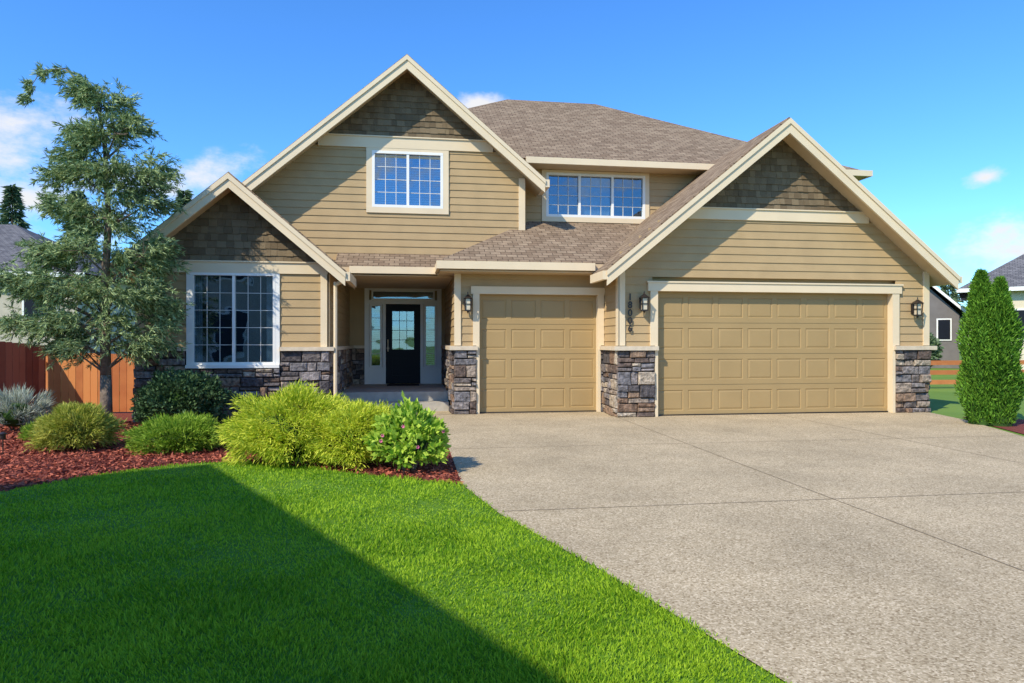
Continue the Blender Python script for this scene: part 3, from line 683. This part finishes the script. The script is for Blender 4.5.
# ============================================================ NEIGHBOURS
def nhouse(name,c0,e1,e2,L,W,eave,ridge,wm,gable=False,wins=()):
    E=empty(name); c0=Vector(c0);e1=Vector(e1).normalized();e2=Vector(e2).normalized()
    P=lambda a,bb,z:(c0.x+e1.x*a+e2.x*bb,c0.y+e1.y*a+e2.y*bb,z)
    o=.45
    b=B(); b.add([P(o,o,0),P(L-o,o,0),P(L-o,W-o,0),P(o,W-o,0),P(o,o,eave),P(L-o,o,eave),P(L-o,W-o,eave),P(o,W-o,eave)],[(0,1,5,4),(1,2,6,5),(2,3,7,6),(3,0,4,7)])
    if gable: b.add([P(o,o,eave),P(o,W-o,eave),P(o,W/2,ridge-.25)],[(0,1,2)]); b.add([P(L-o,o,eave),P(L-o,W-o,eave),P(L-o,W/2,ridge-.25)],[(0,1,2)])
    b.obj('walls',M[wm],E)
    hx=0 if gable else min(W/2,L/2-.2)
    r=B(); r.v=[P(0,0,eave),P(L,0,eave),P(L,W,eave),P(0,W,eave),P(hx,W/2,ridge),P(L-hx,W/2,ridge)]
    r.f=[(0,1,5,4),(2,3,4,5)]+([] if gable else [(1,2,5),(3,0,4)])
    r.obj('roof',M['groof'],E,uv=True,fix=False)
    f=B(); k=.16
    for a0,a1,b0,b1 in ((0,L,-.04,0),(0,L,W,W+.04)): f.add([P(a0,b0,eave-k),P(a1,b0,eave-k),P(a1,b1,eave-k),P(a0,b1,eave-k),P(a0,b0,eave+.02),P(a1,b0,eave+.02),P(a1,b1,eave+.02),P(a0,b1,eave+.02)],[(0,3,2,1),(4,5,6,7),(0,1,5,4),(1,2,6,5),(2,3,7,6),(3,0,4,7)])
    if gable:
        for a in (0,L):
            for s0,s1 in ((0,W/2),(W,W/2)): f.add([P(a-.03,s0,eave-k),P(a-.03,s1,ridge-k),P(a-.03,s1,ridge+.02),P(a-.03,s0,eave+.02),P(a+.03,s0,eave-k),P(a+.03,s1,ridge-k),P(a+.03,s1,ridge+.02),P(a+.03,s0,eave+.02)],[(0,1,2,3),(7,6,5,4),(0,4,5,1),(3,2,6,7),(0,3,7,4),(1,5,6,2)])
    f.obj('fascia',M['white'],E)
    w=B();g=B()
    for (a0,a1,z0,z1) in wins:
        for (bb,q0,q1,zz0,zz1,B_) in ((o-.05,a0-.08,a1+.08,z0-.08,z1+.08,w),(o-.07,a0,a1,z0,z1,g)):
            B_.add([P(q0,bb,zz0),P(q1,bb,zz0),P(q1,o,zz0),P(q0,o,zz0),P(q0,bb,zz1),P(q1,bb,zz1),P(q1,o,zz1),P(q0,o,zz1)],[(0,3,2,1),(4,5,6,7),(0,1,5,4),(1,2,6,5),(2,3,7,6),(3,0,4,7)])
    if wins: w.obj('window_frames',M['white'],E); g.obj('window_panes',M['door'],E)
    return E,P
nhouse('lawn_shadow_house',(-27,28),(1,0),(0,1),14.8,10,4.05,6.6,'nb1',wins=((3,4.5,1,2.4),(12.5,13.6,2.4,3.6)))
nhouse('lawn_shadow_house',(25.9,29.2),(.73,-.68),(.68,.73),16,8,3.95,6.6,'nb2',wins=((1.6,2.8,1.6,2.9),(5,6.5,1.8,3.2)))
E,P_=nhouse('lawn_shadow_house',(25.6,35),(.6,.8),(.8,-.6),10,4.7,2.9,5.2,'nb3',gable=True)
b=B(); b.add([P_(.40,3.2,1.5),P_(.40,3.9,1.5),P_(.40,3.9,2.7),P_(.40,3.2,2.7)],[(0,1,2,3)]); b.obj('gable_window_frame',M['white'],E)
b=B(); b.add([P_(.38,3.27,1.57),P_(.38,3.83,1.57),P_(.38,3.83,2.63),P_(.38,3.27,2.63)],[(0,1,2,3)]); b.obj('gable_window_pane',M['door'],E)
nhouse('lawn_shadow_house',(-6.96,4.43),(.466,-.885),(-.885,-.466),11,9,5.5,7.4,'nb1',wins=((2,3.6,1,2.5),(6,7.6,1,2.5),(2,3.6,3.6,4.9),(6,7.6,3.6,4.9)))  # unseen house, added to throw the diagonal shadow over the lawn
# ============================================================ LIGHT / SKY
el=math.radians(42); hd=(.75,.66)
hl=math.hypot(*hd); hd=(hd[0]/hl,hd[1]/hl)
ld=Vector((hd[0]*math.cos(el),hd[1]*math.cos(el),-math.sin(el)))
sl=bpy.data.lights.new('sun','SUN'); sl.energy=5.0; sl.angle=math.radians(.5); sl.color=(1,.92,.76)
so=bpy.data.objects.new('sun',sl); COL.objects.link(so); so.rotation_euler=ld.to_track_quat('-Z','Y').to_euler(); so.location=(-20,-10,25)
w=bpy.data.worlds.new('World'); scene.world=w; w.use_nodes=True
N=w.node_tree.nodes;L=w.node_tree.links; bg=N['Background']; bg.inputs['Strength'].default_value=.15
sk=N.new('ShaderNodeTexSky'); sk.sky_type='NISHITA'; sk.sun_disc=False; sk.sun_elevation=el; sk.sun_rotation=math.atan2(-hd[0],-hd[1])
sk.air_density=1.0; sk.dust_density=.3; sk.ozone_density=2.0
hs=N.new('ShaderNodeHueSaturation'); hs.inputs['Saturation'].default_value=1.15
L.new(sk.outputs[0],hs.inputs['Color'])
tint=N.new('ShaderNodeMix'); tint.data_type='RGBA'; tint.blend_type='MULTIPLY'; tint.inputs[0].default_value=1; tint.inputs[7].default_value=(.74,1.28,1.85,1)
L.new(hs.outputs[0],tint.inputs[6])
tc=N.new('ShaderNodeTexCoord')
no=N.new('ShaderNodeTexNoise'); no.inputs['Scale'].default_value=9; no.inputs['Detail'].default_value=9; no.inputs['Roughness'].default_value=.6
mp=N.new('ShaderNodeMapping'); mp.inputs['Scale'].default_value=(1,1,1.8)
L.new(tc.outputs['Generated'],mp.inputs['Vector']); L.new(mp.outputs[0],no.inputs['Vector'])
prev=None
for (d,r) in [((-.57,1,.23),.27),((-.29,1,.225),.12),((.10,1,.350),.06),((1.0,1,.15),.14),((-.9,1,.3),.25),((1.5,.8,.3),.3),((.2,-1,.35),.45),((.94,1,.27),.04)]:
    v=Vector(d).normalized(); v=Vector((v.x,v.y,v.z*1.8))
    ds=N.new('ShaderNodeVectorMath'); ds.operation='DISTANCE'; ds.inputs[1].default_value=v; L.new(mp.outputs[0],ds.inputs[0])
    mr=N.new('ShaderNodeMapRange'); mr.inputs['From Min'].default_value=0; mr.inputs['From Max'].default_value=r*1.5; mr.inputs['To Min'].default_value=.38; mr.inputs['To Max'].default_value=-.3
    L.new(ds.outputs['Value'],mr.inputs['Value'])
    if prev is None: prev=mr.outputs[0]
    else:
        mxx=N.new('ShaderNodeMath'); mxx.operation='MAXIMUM'; L.new(prev,mxx.inputs[0]); L.new(mr.outputs[0],mxx.inputs[1]); prev=mxx.outputs[0]
ad=N.new('ShaderNodeMath'); ad.operation='ADD'; L.new(no.outputs['Fac'],ad.inputs[0]); L.new(prev,ad.inputs[1])
mr=N.new('ShaderNodeMapRange'); mr.interpolation_type='SMOOTHSTEP'; mr.inputs['From Min'].default_value=.60; mr.inputs['From Max'].default_value=.88; L.new(ad.outputs[0],mr.inputs['Value'])
mx=N.new('ShaderNodeMix'); mx.data_type='RGBA'; L.new(mr.outputs[0],mx.inputs[0]); L.new(tint.outputs[2],mx.inputs[6]); mx.inputs[7].default_value=(6.0,6.1,6.3,1)
L.new(mx.outputs[2],bg.inputs['Color'])
# ============================================================ CAMERA
cd=bpy.data.cameras.new('camera'); cd.lens=24; cd.sensor_width=36; cd.clip_end=1500; cd.clip_start=.05
co=bpy.data.objects.new('camera',cd); COL.objects.link(co); co.location=(0,0,1.45); co.rotation_euler=(math.pi/2,0,math.radians(-8.5))
scene.camera=co
scene.view_settings.view_transform='Standard'; scene.view_settings.look='None'; scene.view_settings.exposure=0
